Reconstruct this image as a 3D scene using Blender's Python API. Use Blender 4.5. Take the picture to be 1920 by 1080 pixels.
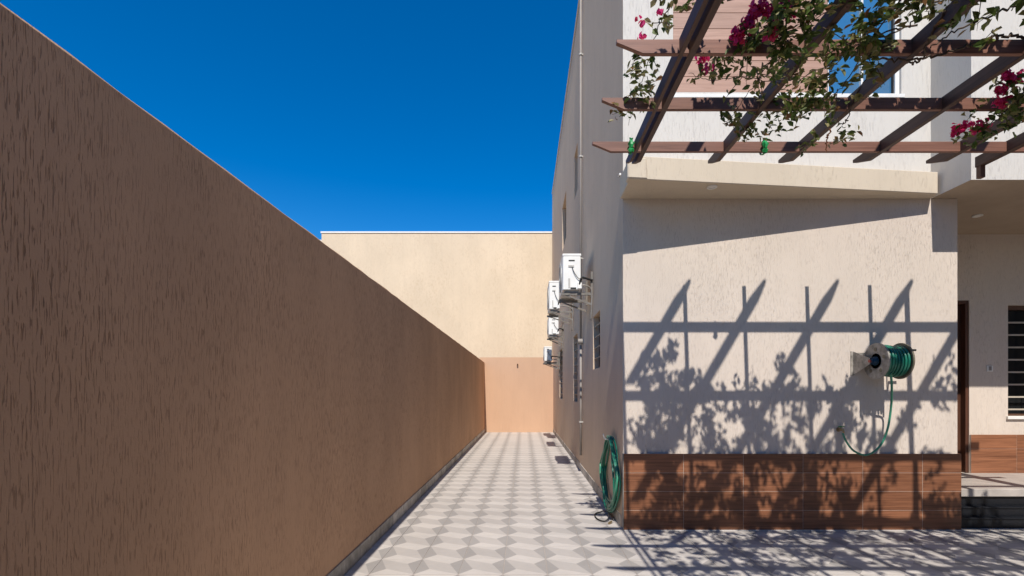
import bpy, bmesh, math, random
from mathutils import Vector, Matrix, noise as mnoise
random.seed(7)
scene = bpy.context.scene
for o in list(bpy.data.objects): bpy.data.objects.remove(o)
COL = scene.collection

# ------------------------------------------------------------------ camera
K, CX, CY, H = 920.0, 983.0, 735.0, 1.6        # focal length and vanishing point in photo pixels, eye height
cam = bpy.data.cameras.new('camera')
cam.sensor_width = 36.0
cam.lens = 36.0 * K / 1920.0
cam.shift_x = -(CX - 960.0) / 1920.0
cam.shift_y = (CY - 540.0) / 1920.0
cam.clip_start = 0.05
cam.clip_end = 2000
co = bpy.data.objects.new('camera', cam); COL.objects.link(co)
co.location = (0, 0, H); co.rotation_euler = (math.radians(90), 0, 0)
scene.camera = co

# ------------------------------------------------------------------ sky, sun, exposure
SUN_S, SUN_T = 1.2, 0.038                       # per metre along +Y the light drops S and drifts T to +X
v = Vector((SUN_T, 1.0, -SUN_S)).normalized()
elev = math.asin(-v.z)
world = bpy.data.worlds.new('World'); scene.world = world
world.use_nodes = True
nt = world.node_tree; nt.nodes.clear()
sky = nt.nodes.new('ShaderNodeTexSky'); sky.sky_type = 'NISHITA'
sky.sun_disc = False
sky.sun_elevation = elev
sky.sun_rotation = math.pi + math.atan2(SUN_T, 1.0)
sky.altitude = 600; sky.air_density = 1.0; sky.dust_density = 0.0; sky.ozone_density = 4.0
hs = nt.nodes.new('ShaderNodeHueSaturation'); hs.inputs['Saturation'].default_value = 1.42
hs.inputs['Value'].default_value = 1.2; hs.inputs['Hue'].default_value = 0.504
bg = nt.nodes.new('ShaderNodeBackground'); bg.inputs['Strength'].default_value = 0.115
wo = nt.nodes.new('ShaderNodeOutputWorld')
nt.links.new(sky.outputs[0], hs.inputs['Color']); nt.links.new(hs.outputs[0], bg.inputs[0]); nt.links.new(bg.outputs[0], wo.inputs[0])
sl = bpy.data.lights.new('sun', 'SUN'); sl.energy = 5.0; sl.angle = math.radians(0.5); sl.color = (1.0, 0.955, 0.89)
so = bpy.data.objects.new('sun', sl); COL.objects.link(so)
so.rotation_euler = v.to_track_quat('-Z', 'Y').to_euler(); so.location = (0, -10, 20)
vs = scene.view_settings
vs.view_transform = 'Standard'; vs.look = 'None'; vs.exposure = 0.14; vs.gamma = 1.0; vs.use_curve_mapping = False

# ------------------------------------------------------------------ helpers
def P(px, py, Y):
    return Vector(((px - CX) * Y / K, Y, H + (CY - py) * Y / K))

LOC = {}
def wloc(o): return LOC.get(o.name, Vector((0, 0, 0))) if o else Vector((0, 0, 0))

def tag(o, label=None, cat=None, group=None, kind=None):
    if label: o['label'] = label
    if cat: o['category'] = cat
    if group: o['group'] = group
    if kind: o['kind'] = kind
    return o

def thing(name, label, cat, loc=(0, 0, 0), group=None):
    o = bpy.data.objects.new(name, None); COL.objects.link(o)
    o.empty_display_size = 0.1
    o.location = loc; LOC[o.name] = Vector(loc)
    return tag(o, label, cat, group)

class MB:
    def __init__(s): s.v = []; s.f = []
    def add(s, vs, fs):
        n = len(s.v); s.v += [tuple(p) for p in vs]; s.f += [tuple(i + n for i in f) for f in fs]; return s
    def quad(s, a, b, c, d): return s.add([a, b, c, d], [(0, 1, 2, 3)])
    def box(s, x0, x1, y0, y1, z0, z1):
        return s.add([(x0, y0, z0), (x1, y0, z0), (x1, y1, z0), (x0, y1, z0), (x0, y0, z1), (x1, y0, z1), (x1, y1, z1), (x0, y1, z1)],
                     [(0, 3, 2, 1), (4, 5, 6, 7), (0, 1, 5, 4), (1, 2, 6, 5), (2, 3, 7, 6), (3, 0, 4, 7)])
    def prism(s, a, b):          # two matching loops
        n = len(a)
        return s.add(list(a) + list(b), [tuple(range(n))[::-1], tuple(range(n, 2 * n))] + [(i, (i + 1) % n, n + (i + 1) % n, n + i) for i in range(n)])
    def tube(s, pts, r, n=8, cap=True):
        pts = [Vector(p) for p in pts]; rings = []
        rr = r if isinstance(r, (list, tuple)) else [r] * len(pts)
        up = None
        for i, p in enumerate(pts):
            d = (pts[min(i + 1, len(pts) - 1)] - pts[max(i - 1, 0)])
            if d.length < 1e-9: d = Vector((0, 0, 1))
            d.normalize()
            if up is None: up = d.orthogonal().normalized()
            up = (up - d * up.dot(d))
            if up.length < 1e-6: up = d.orthogonal()
            up.normalize(); w = d.cross(up)
            rings.append([p + (up * math.cos(2 * math.pi * k / n) + w * math.sin(2 * math.pi * k / n)) * rr[i] for k in range(n)])
        vs = [q for r_ in rings for q in r_]; fs = []
        for i in range(len(pts) - 1):
            for k in range(n):
                fs.append((i * n + k, i * n + (k + 1) % n, (i + 1) * n + (k + 1) % n, (i + 1) * n + k))
        if cap: fs += [tuple(range(n))[::-1], tuple((len(pts) - 1) * n + k for k in range(n))]
        return s.add(vs, fs)
    def ring(s, c, ax, r0, r1, th, n=40):   # flat washer, axis vector ax, from c along ax by th
        c = Vector(c); ax = Vector(ax).normalized(); u = ax.orthogonal().normalized(); w = ax.cross(u)
        vs = []; fs = []
        for k in range(n):
            d = u * math.cos(2 * math.pi * k / n) + w * math.sin(2 * math.pi * k / n)
            vs += [c + d * r0, c + d * r1, c + d * r1 + ax * th, c + d * r0 + ax * th]
        for k in range(n):
            a = 4 * k; b = 4 * ((k + 1) % n)
            for j in range(4): fs.append((a + j, b + j, b + (j + 1) % 4, a + (j + 1) % 4))
        return s.add(vs, fs)
    def build(s, name, mat, parent=None, bevel=0, smooth=False, origin=None):
        off = wloc(parent)
        me = bpy.data.meshes.new(name)
        org = Vector(origin) if origin is not None else off
        me.from_pydata([tuple(Vector(p) - org) for p in s.v], [], s.f)
        bm = bmesh.new(); bm.from_mesh(me)
        bmesh.ops.recalc_face_normals(bm, faces=bm.faces)
        if bevel: bmesh.ops.bevel(bm, geom=list(bm.edges), offset=bevel, segments=1, affect='EDGES', clamp_overlap=True)
        bm.to_mesh(me); bm.free()
        if smooth:
            for p in me.polygons: p.use_smooth = True
        if mat: me.materials.append(mat)
        o = bpy.data.objects.new(name, me); COL.objects.link(o)
        if parent: o.parent = parent
        o.location = org - off if parent else org
        LOC[o.name] = org
        return o

def piece(name, me, parent, wl, rot=None):       # a shared-mesh piece of a thing
    o = bpy.data.objects.new(name, me); COL.objects.link(o)
    o.parent = parent; o.location = Vector(wl) - wloc(parent)
    if rot: o.rotation_euler = rot
    LOC[o.name] = Vector(wl)
    return o

def spline(pts, n=8):
    pts = [Vector(p) for p in pts]; out = []
    q = [2 * pts[0] - pts[1]] + pts + [2 * pts[-1] - pts[-2]]
    for i in range(1, len(q) - 2):
        for k in range(n):
            t = k / n
            out.append(0.5 * ((2 * q[i]) + (q[i + 1] - q[i - 1]) * t + (2 * q[i - 1] - 5 * q[i] + 4 * q[i + 1] - q[i + 2]) * t * t
                              + (3 * q[i] - q[i - 1] - 3 * q[i + 1] + q[i + 2]) * t ** 3))
    return out + [pts[-1]]

# ------------------------------------------------------------------ materials
def new_mat(name):
    m = bpy.data.materials.new(name); m.use_nodes = True
    n = m.node_tree.nodes; l = m.node_tree.links
    return m, n, l, n['Principled BSDF']

def nd(n, t, **kw):
    x = n.new(t)
    for k, val in kw.items(): setattr(x, k, val)
    return x

def math_n(n, l, op, a, b=None, c=None):
    x = n.new('ShaderNodeMath'); x.operation = op
    for i, q in enumerate((a, b, c)):
        if q is None: continue
        if isinstance(q, (int, float)): x.inputs[i].default_value = q
        else: l.new(q, x.inputs[i])
    return x.outputs[0]

def mixc(n, l, fac, a, b):
    x = n.new('ShaderNodeMix'); x.data_type = 'RGBA'
    for sock, q in ((x.inputs[0], fac), (x.inputs[6], a), (x.inputs[7], b)):
        if isinstance(q, (int, float)): sock.default_value = q
        elif isinstance(q, tuple): sock.default_value = (*q, 1) if len(q) == 3 else q
        else: l.new(q, sock)
    return x.outputs[2]

def ramp(n, l, fac, stops):
    x = n.new('ShaderNodeValToRGB'); e = x.color_ramp.elements
    e[0].position, e[1].position = stops[0][0], stops[-1][0]
    e[0].color = (*[stops[0][1]] * 3, 1); e[1].color = (*[stops[-1][1]] * 3, 1)
    for p, val in stops[1:-1]:
        k = e.new(p); k.color = (val, val, val, 1)
    l.new(fac, x.inputs[0]); return x.outputs[0]

def scaled_pos(n, l, sc):
    g = n.new('ShaderNodeNewGeometry'); m = n.new('ShaderNodeVectorMath'); m.operation = 'MULTIPLY'
    l.new(g.outputs['Position'], m.inputs[0]); m.inputs[1].default_value = sc
    return m.outputs[0]

def noise_n(n, l, vec, scale=1, detail=3, rough=.55, dist=0):
    x = n.new('ShaderNodeTexNoise'); x.inputs['Scale'].default_value = scale; x.inputs['Detail'].default_value = detail
    x.inputs['Roughness'].default_value = rough; x.inputs['Distortion'].default_value = dist
    l.new(vec, x.inputs['Vector']); return x.outputs['Fac']

def stucco(name, col, groove, horiz=55, vert=5, gshade=.35, bump=.5, lo=.6, hi=.7, mott=.1):
    """scratched render: short vertical grooves, their self-shadow painted darker, over a faintly mottled paint"""
    m, n, l, b = new_mat(name)
    p1 = scaled_pos(n, l, (horiz, horiz, vert))
    n1 = noise_n(n, l, p1, 1, 3, .6, .35)
    p2 = scaled_pos(n, l, (horiz * .95, horiz * .95, vert * .38))
    n2 = noise_n(n, l, p2, 1, 2, .6, .2)
    patch = noise_n(n, l, scaled_pos(n, l, (2.3, 2.3, 1.1)), 1, 3, .6)
    pm = ramp(n, l, patch, [(.34, .22), (.64, 1.0)])
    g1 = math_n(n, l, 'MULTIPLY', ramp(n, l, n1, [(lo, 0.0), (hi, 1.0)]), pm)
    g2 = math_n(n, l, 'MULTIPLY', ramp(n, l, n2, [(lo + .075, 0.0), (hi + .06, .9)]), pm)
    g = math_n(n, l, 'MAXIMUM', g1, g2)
    big = noise_n(n, l, scaled_pos(n, l, (.9, .9, .5)), 1, 4, .6)
    c1 = mixc(n, l, ramp(n, l, big, [(.3, 0.0), (.7, 1.0)]), tuple(c * (1 - mott) for c in col), tuple(min(1, c * (1 + mott * .6)) for c in col))
    # rain streaks
    st = noise_n(n, l, scaled_pos(n, l, (7, 7, .35)), 1, 4, .6)
    c1 = mixc(n, l, ramp(n, l, st, [(.5, 0.0), (.8, .16)]), c1, tuple(c * .7 for c in col))
    c2 = mixc(n, l, math_n(n, l, 'MULTIPLY', g, gshade), c1, groove)  # groove self-shadow painted into the base colour
    l.new(c2, b.inputs['Base Color']); b.inputs['Roughness'].default_value = .92
    b.inputs['Specular IOR Level'].default_value = .15
    fine = noise_n(n, l, scaled_pos(n, l, (140, 140, 90)), 1, 3, .6)
    hgt = math_n(n, l, 'SUBTRACT', math_n(n, l, 'MULTIPLY', fine, .25), g)
    bp = n.new('ShaderNodeBump'); bp.inputs['Strength'].default_value = bump; bp.inputs['Distance'].default_value = .006
    l.new(hgt, bp.inputs['Height']); l.new(bp.outputs[0], b.inputs['Normal'])
    return m

def plain(name, col, rough=.6, metal=0, var=.08, vs_=18, bump=0, spec=.4, coat=0, per_obj=0):
    m, n, l, b = new_mat(name)
    f = noise_n(n, l, scaled_pos(n, l, (vs_, vs_, vs_)), 1, 4, .6)
    c = mixc(n, l, ramp(n, l, f, [(.3, 0.0), (.7, 1.0)]), tuple(x * (1 - var) for x in col), tuple(min(1, x * (1 + var)) for x in col))
    if per_obj:
        oi = n.new('ShaderNodeObjectInfo'); hv = n.new('ShaderNodeHueSaturation'); l.new(c, hv.inputs['Color'])
        l.new(math_n(n, l, 'MULTIPLY_ADD', oi.outputs['Random'], per_obj * 2, 1 - per_obj), hv.inputs['Value']); c = hv.outputs[0]
    l.new(c, b.inputs['Base Color']); b.inputs['Roughness'].default_value = rough; b.inputs['Metallic'].default_value = metal
    b.inputs['Specular IOR Level'].default_value = spec
    b.inputs['Coat Weight'].default_value = coat
    if bump:
        bp = n.new('ShaderNodeBump'); bp.inputs['Strength'].default_value = bump; bp.inputs['Distance'].default_value = .004
        f2 = noise_n(n, l, scaled_pos(n, l, (90, 90, 90)), 1, 4, .6)
        l.new(f2, bp.inputs['Height']); l.new(bp.outputs[0], b.inputs['Normal'])
    return m

def wood(name, dark, light, axis='x', freq=38, rough=.5, per_obj=.12, spec=.4):
    m, n, l, b = new_mat(name)
    lo, hi = 1.6, freq
    sc = {'x': (lo, hi, hi), 'y': (hi, lo, hi), 'z': (hi, hi, lo)}[axis]
    pos = scaled_pos(n, l, sc)
    oi = n.new('ShaderNodeObjectInfo')
    off = n.new('ShaderNodeVectorMath'); off.operation = 'ADD'
    sm = n.new('ShaderNodeVectorMath'); sm.operation = 'SCALE'; sm.inputs[0].default_value = (37, 19, 53); l.new(oi.outputs['Random'], sm.inputs['Scale'])
    l.new(pos, off.inputs[0]); l.new(sm.outputs[0], off.inputs[1])
    f = noise_n(n, l, off.outputs[0], 1, 6, .62, .6)
    c = mixc(n, l, ramp(n, l, f, [(.28, 0.0), (.5, .55), (.72, 1.0)]), dark, light)
    hv = n.new('ShaderNodeHueSaturation'); l.new(c, hv.inputs['Color'])
    vv = math_n(n, l, 'MULTIPLY_ADD', oi.outputs['Random'], per_obj * 2, 1 - per_obj); l.new(vv, hv.inputs['Value'])
    l.new(hv.outputs[0], b.inputs['Base Color']); b.inputs['Roughness'].default_value = rough; b.inputs['Specular IOR Level'].default_value = spec
    bp = n.new('ShaderNodeBump'); bp.inputs['Strength'].default_value = .25; bp.inputs['Distance'].default_value = .003
    l.new(f, bp.inputs['Height']); l.new(bp.outputs[0], b.inputs['Normal'])
    return m

TP, TX, TY = 0.392, -0.187, 4.698               # tile size and the grid's origin
def floor_tile_mat():
    """printed cube pattern: dark lozenge, mid and pale parallelograms, one repeat to a tile"""
    m, n, l, b = new_mat('patterned_floor_tile')
    g = n.new('ShaderNodeNewGeometry'); sp = n.new('ShaderNodeSeparateXYZ'); l.new(g.outputs['Position'], sp.inputs[0])
    def cell(sock, o):
        return math_n(n, l, 'FRACT', math_n(n, l, 'DIVIDE', math_n(n, l, 'SUBTRACT', sock, o - 40 * TP), TP))
    u = cell(sp.outputs['X'], TX); w = cell(sp.outputs['Y'], TY)      # w grows away from the camera
    A, B_ = .29, .33
    # corners of the unit cell: top (0,1) (1,1), bottom (0,0) (1,0); L1=(1-A,1-B) R0=(A,1-2B)... dark lozenges sit on both side edges
    def below(x0, y0, x1, y1):      # 1 where w < line(u)
        k = (y1 - y0) / (x1 - x0)
        line = math_n(n, l, 'MULTIPLY_ADD', u, k, y0 - k * x0)
        return math_n(n, l, 'LESS_THAN', w, line)
    def inv(s): return math_n(n, l, 'SUBTRACT', 1.0, s)
    def AND(a, b2): return math_n(n, l, 'MULTIPLY', a, b2)
    Rx, Ry = A, B_                    # right corner of the lozenge on the left edge
    Lx, Ly = 1 - A, 1 - B_            # left corner of the lozenge on the right edge
    dl = AND(below(0, 1, Rx, Ry), inv(below(0, 0, Rx, Ry)))            # left half lozenge: T(0,1) R B(0,0)
    dl = AND(dl, math_n(n, l, 'LESS_THAN', u, Rx))
    dr = AND(below(Lx, Ly, 1, 1), inv(below(Lx, Ly, 1, 0)))
    dr = AND(dr, math_n(n, l, 'GREATER_THAN', u, Lx))
    dark = math_n(n, l, 'MAXIMUM', dl, dr)
    # mid: T0(0,1) L1 B1(1,0) R0
    top = math_n(n, l, 'MAXIMUM', AND(below(0, 1, Lx, Ly), math_n(n, l, 'LESS_THAN', u, Lx)), AND(below(Lx, Ly, 1, 0), math_n(n, l, 'GREATER_THAN', u, Lx)))
    bot = math_n(n, l, 'MAXIMUM', AND(inv(below(0, 1, Rx, Ry)), math_n(n, l, 'LESS_THAN', u, Rx)), AND(inv(below(Rx, Ry, 1, 0)), math_n(n, l, 'GREATER_THAN', u, Rx)))
    mid = AND(top, bot)
    grain = noise_n(n, l, scaled_pos(n, l, (12, 55, 1)), 1, 5, .65, .4)
    blot = noise_n(n, l, scaled_pos(n, l, (1.3, 1.3, 1)), 1, 4, .6)
    c = mixc(n, l, mid, (.51, .465, .42), (.428, .39, .354))
    c = mixc(n, l, dark, c, (.318, .293, .27))
    oi = n.new('ShaderNodeObjectInfo')
    gv = n.new('ShaderNodeHueSaturation'); l.new(c, gv.inputs['Color'])
    vo = math_n(n, l, 'MULTIPLY_ADD', oi.outputs['Random'], .09, -.045)
    val = math_n(n, l, 'ADD', math_n(n, l, 'ADD', math_n(n, l, 'MULTIPLY', grain, .24), vo), math_n(n, l, 'MULTIPLY_ADD', blot, .34, .72)); l.new(val, gv.inputs['Value'])
    # dusty grout joint drawn where the pieces are too far off to be cut out
    eu = math_n(n, l, 'MINIMUM', u, math_n(n, l, 'SUBTRACT', 1.0, u)); ew = math_n(n, l, 'MINIMUM', w, math_n(n, l, 'SUBTRACT', 1.0, w))
    jt = math_n(n, l, 'LESS_THAN', math_n(n, l, 'MINIMUM', eu, ew), .0065)
    c3 = mixc(n, l, math_n(n, l, 'MULTIPLY', jt, .7), gv.outputs[0], (.27, .24, .215))
    l.new(c3, b.inputs['Base Color'])
    b.inputs['Roughness'].default_value = .55; b.inputs['Specular IOR Level'].default_value = .35
    bp = n.new('ShaderNodeBump'); bp.inputs['Strength'].default_value = .12; bp.inputs['Distance'].default_value = .002
    l.new(grain, bp.inputs['Height']); l.new(bp.outputs[0], b.inputs['Normal'])
    return m

def leaf_mat(name, cols, trans=.35, rough=.45):
    m, n, l, b = new_mat(name)
    g = n.new('ShaderNodeNewGeometry')
    r = n.new('ShaderNodeValToRGB'); e = r.color_ramp.elements
    e[0].position, e[0].color = 0, (*cols[0], 1); e[1].position, e[1].color = 1, (*cols[-1], 1)
    for i, c in enumerate(cols[1:-1], 1):
        k = e.new(i / (len(cols) - 1)); k.color = (*c, 1)
    l.new(g.outputs['Random Per Island'], r.inputs[0])
    l.new(r.outputs[0], b.inputs['Base Color']); b.inputs['Roughness'].default_value = rough; b.inputs['Specular IOR Level'].default_value = .35
    t = n.new('ShaderNodeBsdfTranslucent'); l.new(r.outputs[0], t.inputs[0])
    mx = n.new('ShaderNodeMixShader'); mx.inputs[0].default_value = trans
    l.new(b.outputs[0], mx.inputs[1]); l.new(t.outputs[0], mx.inputs[2])
    l.new(mx.outputs[0], n['Material Output'].inputs['Surface'])
    return m

def glass_mat(name, col, rough=.03, spec=.5, ior=1.45):
    m, n, l, b = new_mat(name)
    f = noise_n(n, l, scaled_pos(n, l, (3, 3, 3)), 1, 2)
    l.new(mixc(n, l, f, tuple(x * .8 for x in col), col), b.inputs['Base Color'])
    b.inputs['Roughness'].default_value = rough; b.inputs['Specular IOR Level'].default_value = spec; b.inputs['IOR'].default_value = ior
    return m

M = {}
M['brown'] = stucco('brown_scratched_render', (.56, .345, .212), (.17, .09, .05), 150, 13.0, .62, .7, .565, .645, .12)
M['tan'] = stucco('tan_render', (.54, .345, .225), (.42, .25, .15), 40, 3.0, .3, .4, .56, .7, .05)
M['tan_top'] = plain('tan_wall_top', (.62, .50, .40), .9, var=.2, vs_=9, spec=.1)
M['cream'] = stucco('cream_neighbour_render', (.655, .525, .375), (.50, .37, .24), 16, 9, .45, .3, .48, .7, .09)
M['house'] = stucco('beige_house_render', (.615, .527, .447), (.34, .28, .23), 95, 14, .34, .6, .55, .68, .09)
M['side'] = stucco('beige_house_render_shade_warmed', (.63, .485, .355), (.34, .26, .19), 95, 14, .34, .5, .55, .68, .08)  # same beige render, colour warmed to offset blue skylight on the shaded side
M['upper'] = stucco('house_render_lit_white', (.60, .56, .505), (.40, .36, .32), 90, 10, .3, .55, .56, .68, .04)  # same render as below, whitened in colour because the sun falls on it
M['band'] = stucco('cream_band_render', (.60, .505, .385), (.40, .32, .24), 60, 11, .35, .5, .56, .68, .05)
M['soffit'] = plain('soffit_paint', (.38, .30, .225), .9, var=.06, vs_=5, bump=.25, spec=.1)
M['floor'] = floor_tile_mat()
M['ground'] = plain('sandy_ground', (.36, .29, .22), .95, var=.25, vs_=2, bump=.5, spec=.1)
M['skirt'] = plain('grey_skirting_tile', (.36, .33, .29), .55, var=.35, vs_=9, per_obj=.35)
M['planktile'] = wood('wood_look_tile', (.105, .038, .018), (.30, .125, .062), 'x', 46, .42, .16)
M['grout'] = plain('pale_grout', (.50, .42, .35), .9, var=.1)
M['panel'] = wood('pink_brown_cladding', (.31, .175, .12), (.46, .275, .20), 'x', 30, .5, .1)
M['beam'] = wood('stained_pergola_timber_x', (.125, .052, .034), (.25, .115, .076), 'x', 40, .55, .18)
M['rafter'] = wood('shade_darkened_pergola_timber_y', (.045, .022, .015), (.105, .054, .037), 'y', 40, .55, .18)  # same timber, colour darkened to stand for the rafters' shaded faces
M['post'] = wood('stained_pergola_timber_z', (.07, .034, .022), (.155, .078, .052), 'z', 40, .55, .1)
M['white'] = plain('white_enamel', (.74, .72, .68), .4, var=.05, vs_=6)
M['whitepipe'] = plain('white_plastic_pipe', (.26, .23, .205), .6, var=.08, vs_=6)
M['lightgrey'] = plain('grey_painted_steel', (.42, .40, .37), .5, var=.12)
M['steel'] = plain('galvanised_bracket', (.30, .27, .24), .5, .3, var=.2)
M['black'] = plain('black_rubber', (.018, .017, .016), .6, var=.1)
M['darkmetal'] = plain('dark_grille_metal', (.05, .045, .04), .5, var=.2)
M['framebrown'] = plain('brown_window_frame', (.10, .05, .03), .45, var=.1)
M['doorwood'] = wood('dark_brown_door', (.045, .018, .010), (.11, .045, .026), 'z', 30, .45, .05)
M['barcream'] = plain('cream_grille_bar', (.44, .38, .31), .5, var=.1)
M['bargrey'] = plain('grey_grille_bar', (.20, .175, .15), .5, var=.1)
M['glass'] = glass_mat('dark_window_glass', (.012, .013, .014), .12, .2)
M['skyglass'] = glass_mat('glass_with_painted_sky', (.05, .17, .32), .02, 1.0, 1.9)  # sky reflection painted in as the blue base colour
M['granite'] = plain('black_granite', (.010, .011, .014), .35, var=.5, vs_=120, spec=.25)
M['porchfloor'] = plain('veined_porch_slab', (.42, .375, .335), .4, var=.16, vs_=5)
M['hose'] = plain('green_garden_hose', (.012, .15, .095), .32, var=.2, vs_=8, spec=.5)
M['hose2'] = plain('pale_green_hose', (.05, .25, .15), .35, var=.2, vs_=8, spec=.5)
M['reel'] = plain('weathered_pale_reel_metal', (.30, .27, .23), .5, .1, var=.45, vs_=14)
M['reeldark'] = plain('olive_reel_metal', (.16, .14, .10), .45, .2, var=.3, vs_=16)
M['blue'] = plain('blue_plastic_hub', (.012, .045, .08), .4, var=.2)
M['red'] = plain('red_fitting', (.4, .06, .04), .4)
M['brass'] = plain('brass_tap', (.40, .30, .16), .35, .8, var=.15)
M['greenwrap'] = plain('green_plastic_wrap', (.02, .27, .07), .3, var=.35, vs_=40, spec=.5)
M['leaf'] = leaf_mat('bougainvillea_leaf', [(.03, .055, .012), (.065, .11, .02), (.11, .16, .03), (.07, .12, .025), (.18, .21, .05), (.04, .075, .016), (.24, .22, .07)])
M['bracketgrey'] = plain('dusty_bracket', (.17, .15, .13), .6, var=.2)
M['leafpale'] = leaf_mat('yellowing_leaf', [(.15, .17, .04), (.28, .25, .09), (.09, .13, .03), (.33, .27, .13), (.21, .20, .06), (.26, .12, .05)])
M['bract'] = leaf_mat('magenta_bract', [(.55, .012, .10), (.72, .03, .16), (.60, .018, .18), (.80, .09, .24), (.66, .04, .09)], .42, .55)
M['stem'] = plain('vine_stem', (.085, .055, .035), .8, var=.3, vs_=30)
M['reddish'] = plain('dry_orange_stem', (.30, .12, .05), .8, var=.3, vs_=30)

# ------------------------------------------------------------------ main dimensions
XL, XR = -1.58, 1.152          # alley faces of the boundary wall and of the house
YF, YB = 5.728, 19.5           # house front, end of the alley
ZW = 2.79                      # boundary wall height
ZS = H + 2.254                 # soffit height
XE = 5.056                     # right end of the front wall
YP = 7.03                      # back of the porch
ZPF = 0.44                     # porch floor
YBL = 5.21                     # front of the upper block above the porch
XBL = 4.745
ZT = 9.75

# ------------------------------------------------------------------ ground and paved floor
g = MB(); g.quad((-600, -600, -.05), (600, -600, -.05), (600, 600, -.05), (-600, 600, -.05))
tag(g.build('ground', M['ground']), 'sandy ground around the house', kind='structure')
fl = MB(); fl.box(-1.75, 9.2, -3, 20.2, -.04, -.004)
floor = tag(fl.build('courtyard_floor', M['grout']), 'pale patterned tile paving of the side alley and courtyard', kind='structure')
LOC[floor.name] = Vector((0, 0, 0))
tm = MB(); hh = TP / 2 - .0016; tm.box(-hh, hh, -hh, hh, -.012, 0)
tmo = tm.build('tile', M['floor'], floor, bevel=.0012, origin=(0, 0, 0)); tme = tmo.data
bpy.data.objects.remove(tmo)
far = MB(); cnt = 0
def tile_at(i, j): return TX + (i + .5) * TP, TY + (j + .5) * TP
for j in range(-18, 40):
    for i in range(-4, 20):
        x, y = tile_at(i, j)
        if y > YF + .05 and x > XR + .25: continue
        if y > YB + .1: continue
        if y > 11.8 or y < 4.05 or x > 5.75:
            far.box(x - hh, x + hh, y - hh, y + hh, -.012, 0); continue
        o = piece('tile', tme, floor, (x, y, random.uniform(-.0008, .0008)), (random.uniform(-.001, .001), random.uniform(-.001, .001), 0)); cnt += 1
fo = far.build('far_tiles', M['floor'], floor, bevel=.0012); tag(fo, kind='stuff')

# ------------------------------------------------------------------ walls with openings
def wall_sheet(mp, u0, u1, v0, v1, holes, rev, mb=None, du=1.0):
    """mp(u, v, depth) -> point; holes (u0,u1,v0,v1); rev depth of the reveals"""
    mb = mb or MB()
    us = sorted({u0, u1, *[h[0] for h in holes], *[h[1] for h in holes]})
    vs_ = sorted({v0, v1, *[h[2] for h in holes], *[h[3] for h in holes]})
    for a, b in zip(us, us[1:]):
        for c, d in zip(vs_, vs_[1:]):
            if any(h[0] <= a + 1e-6 and b <= h[1] + 1e-6 and h[2] <= c + 1e-6 and d <= h[3] + 1e-6 for h in holes): continue
            mb.quad(mp(a, c, 0), mp(b, c, 0), mp(b, d, 0), mp(a, d, 0))
    for (a, b, c, d) in holes:
        mb.quad(mp(a, c, 0), mp(b, c, 0), mp(b, c, rev), mp(a, c, rev))
        mb.quad(mp(a, d, 0), mp(b, d, 0), mp(b, d, rev), mp(a, d, rev))
        mb.quad(mp(a, c, 0), mp(a, d, 0), mp(a, d, rev), mp(a, c, rev))
        mb.quad(mp(b, c, 0), mp(b, d, 0), mp(b, d, rev), mp(b, c, rev))
    return mb

# left boundary wall
bw = thing('boundary_wall', 'tall brown scratched-render wall along the left side of the alley', 'wall', (XL - .1, 8, 0))
b = MB(); ys = [-4 + .22 * k for k in range(int((YB + 4.2) / .22) + 1)]; ys[-1] = YB + .2
prof = []
for y in ys:
    j = random.uniform(-.004, .004); k = random.uniform(-.003, .003)
    prof.append([(XL, y, -.05), (XL, y, ZW - .02 + j * .3), (XL - .012 + k, y, ZW - .006 + j), (XL - .19, y, ZW + j), (XL - .2, y, -.05)])
for a, c in zip(prof, prof[1:]):
    for q in (0, 1, 3): b.quad(a[q], a[q + 1], c[q + 1], c[q])
b.add(prof[0], [(0, 1, 2, 3, 4)]); b.add(prof[-1], [(4, 3, 2, 1, 0)])
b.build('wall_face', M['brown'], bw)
t = MB()
for a, c in zip(prof, prof[1:]): t.quad(a[2], a[3], c[3], c[2])
t.build('wall_top', M['tan_top'], bw)
sk = MB(); sk.box(-.006, .006, -TP / 2 + .0015, TP / 2 - .0015, 0, .135)
s0 = sk.build('skirting_tile', M['skirt'], None, bevel=.0015, origin=(0, 0, 0)); sme = s0.data; bpy.data.objects.remove(s0)
for j in range(-9, 38):
    piece('skirting_tile', sme, bw, (XL + .006, TY + (j + .5) * TP, .0015))
lb = MB(); lb.box(XL, XL + .004, -2, YB, -.01, .134); lb.build('skirting_grout', M['grout'], bw)

rw = thing('added_rear_wall', 'added brown rendered wall behind the courtyard, out of view, to block skylight', 'wall', (3, -7.5, 0))  # added behind the camera to cut sky light on the near wall
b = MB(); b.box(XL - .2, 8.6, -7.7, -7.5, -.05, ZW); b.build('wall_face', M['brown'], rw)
b = MB(); b.box(XL - .22, 8.6, -7.72, -7.48, ZW, ZW + .03); b.build('coping', M['tan_top'], rw)
cp = thing('added_shade_roof', 'added flat roof on posts behind the courtyard, out of view, to block skylight', 'added_shade_roof', (3.4, -4, 0))  # added out of view to block sky and bounce light, darkening the left wall
b = MB(); b.box(XL + .05, 8.5, -7.4, -1.0, 2.95, 3.05); b.build('roof_sheet', M['soffit'], cp)
for (x, y) in ((XL + .2, -1.2), (3.4, -1.2), (8.3, -1.2), (XL + .2, -7.2), (3.4, -7.2), (8.3, -7.2)):
    b = MB(); b.box(x - .05, x + .05, y - .05, y + .05, 0, 2.95); b.build('post', M['lightgrey'], cp)
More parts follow.
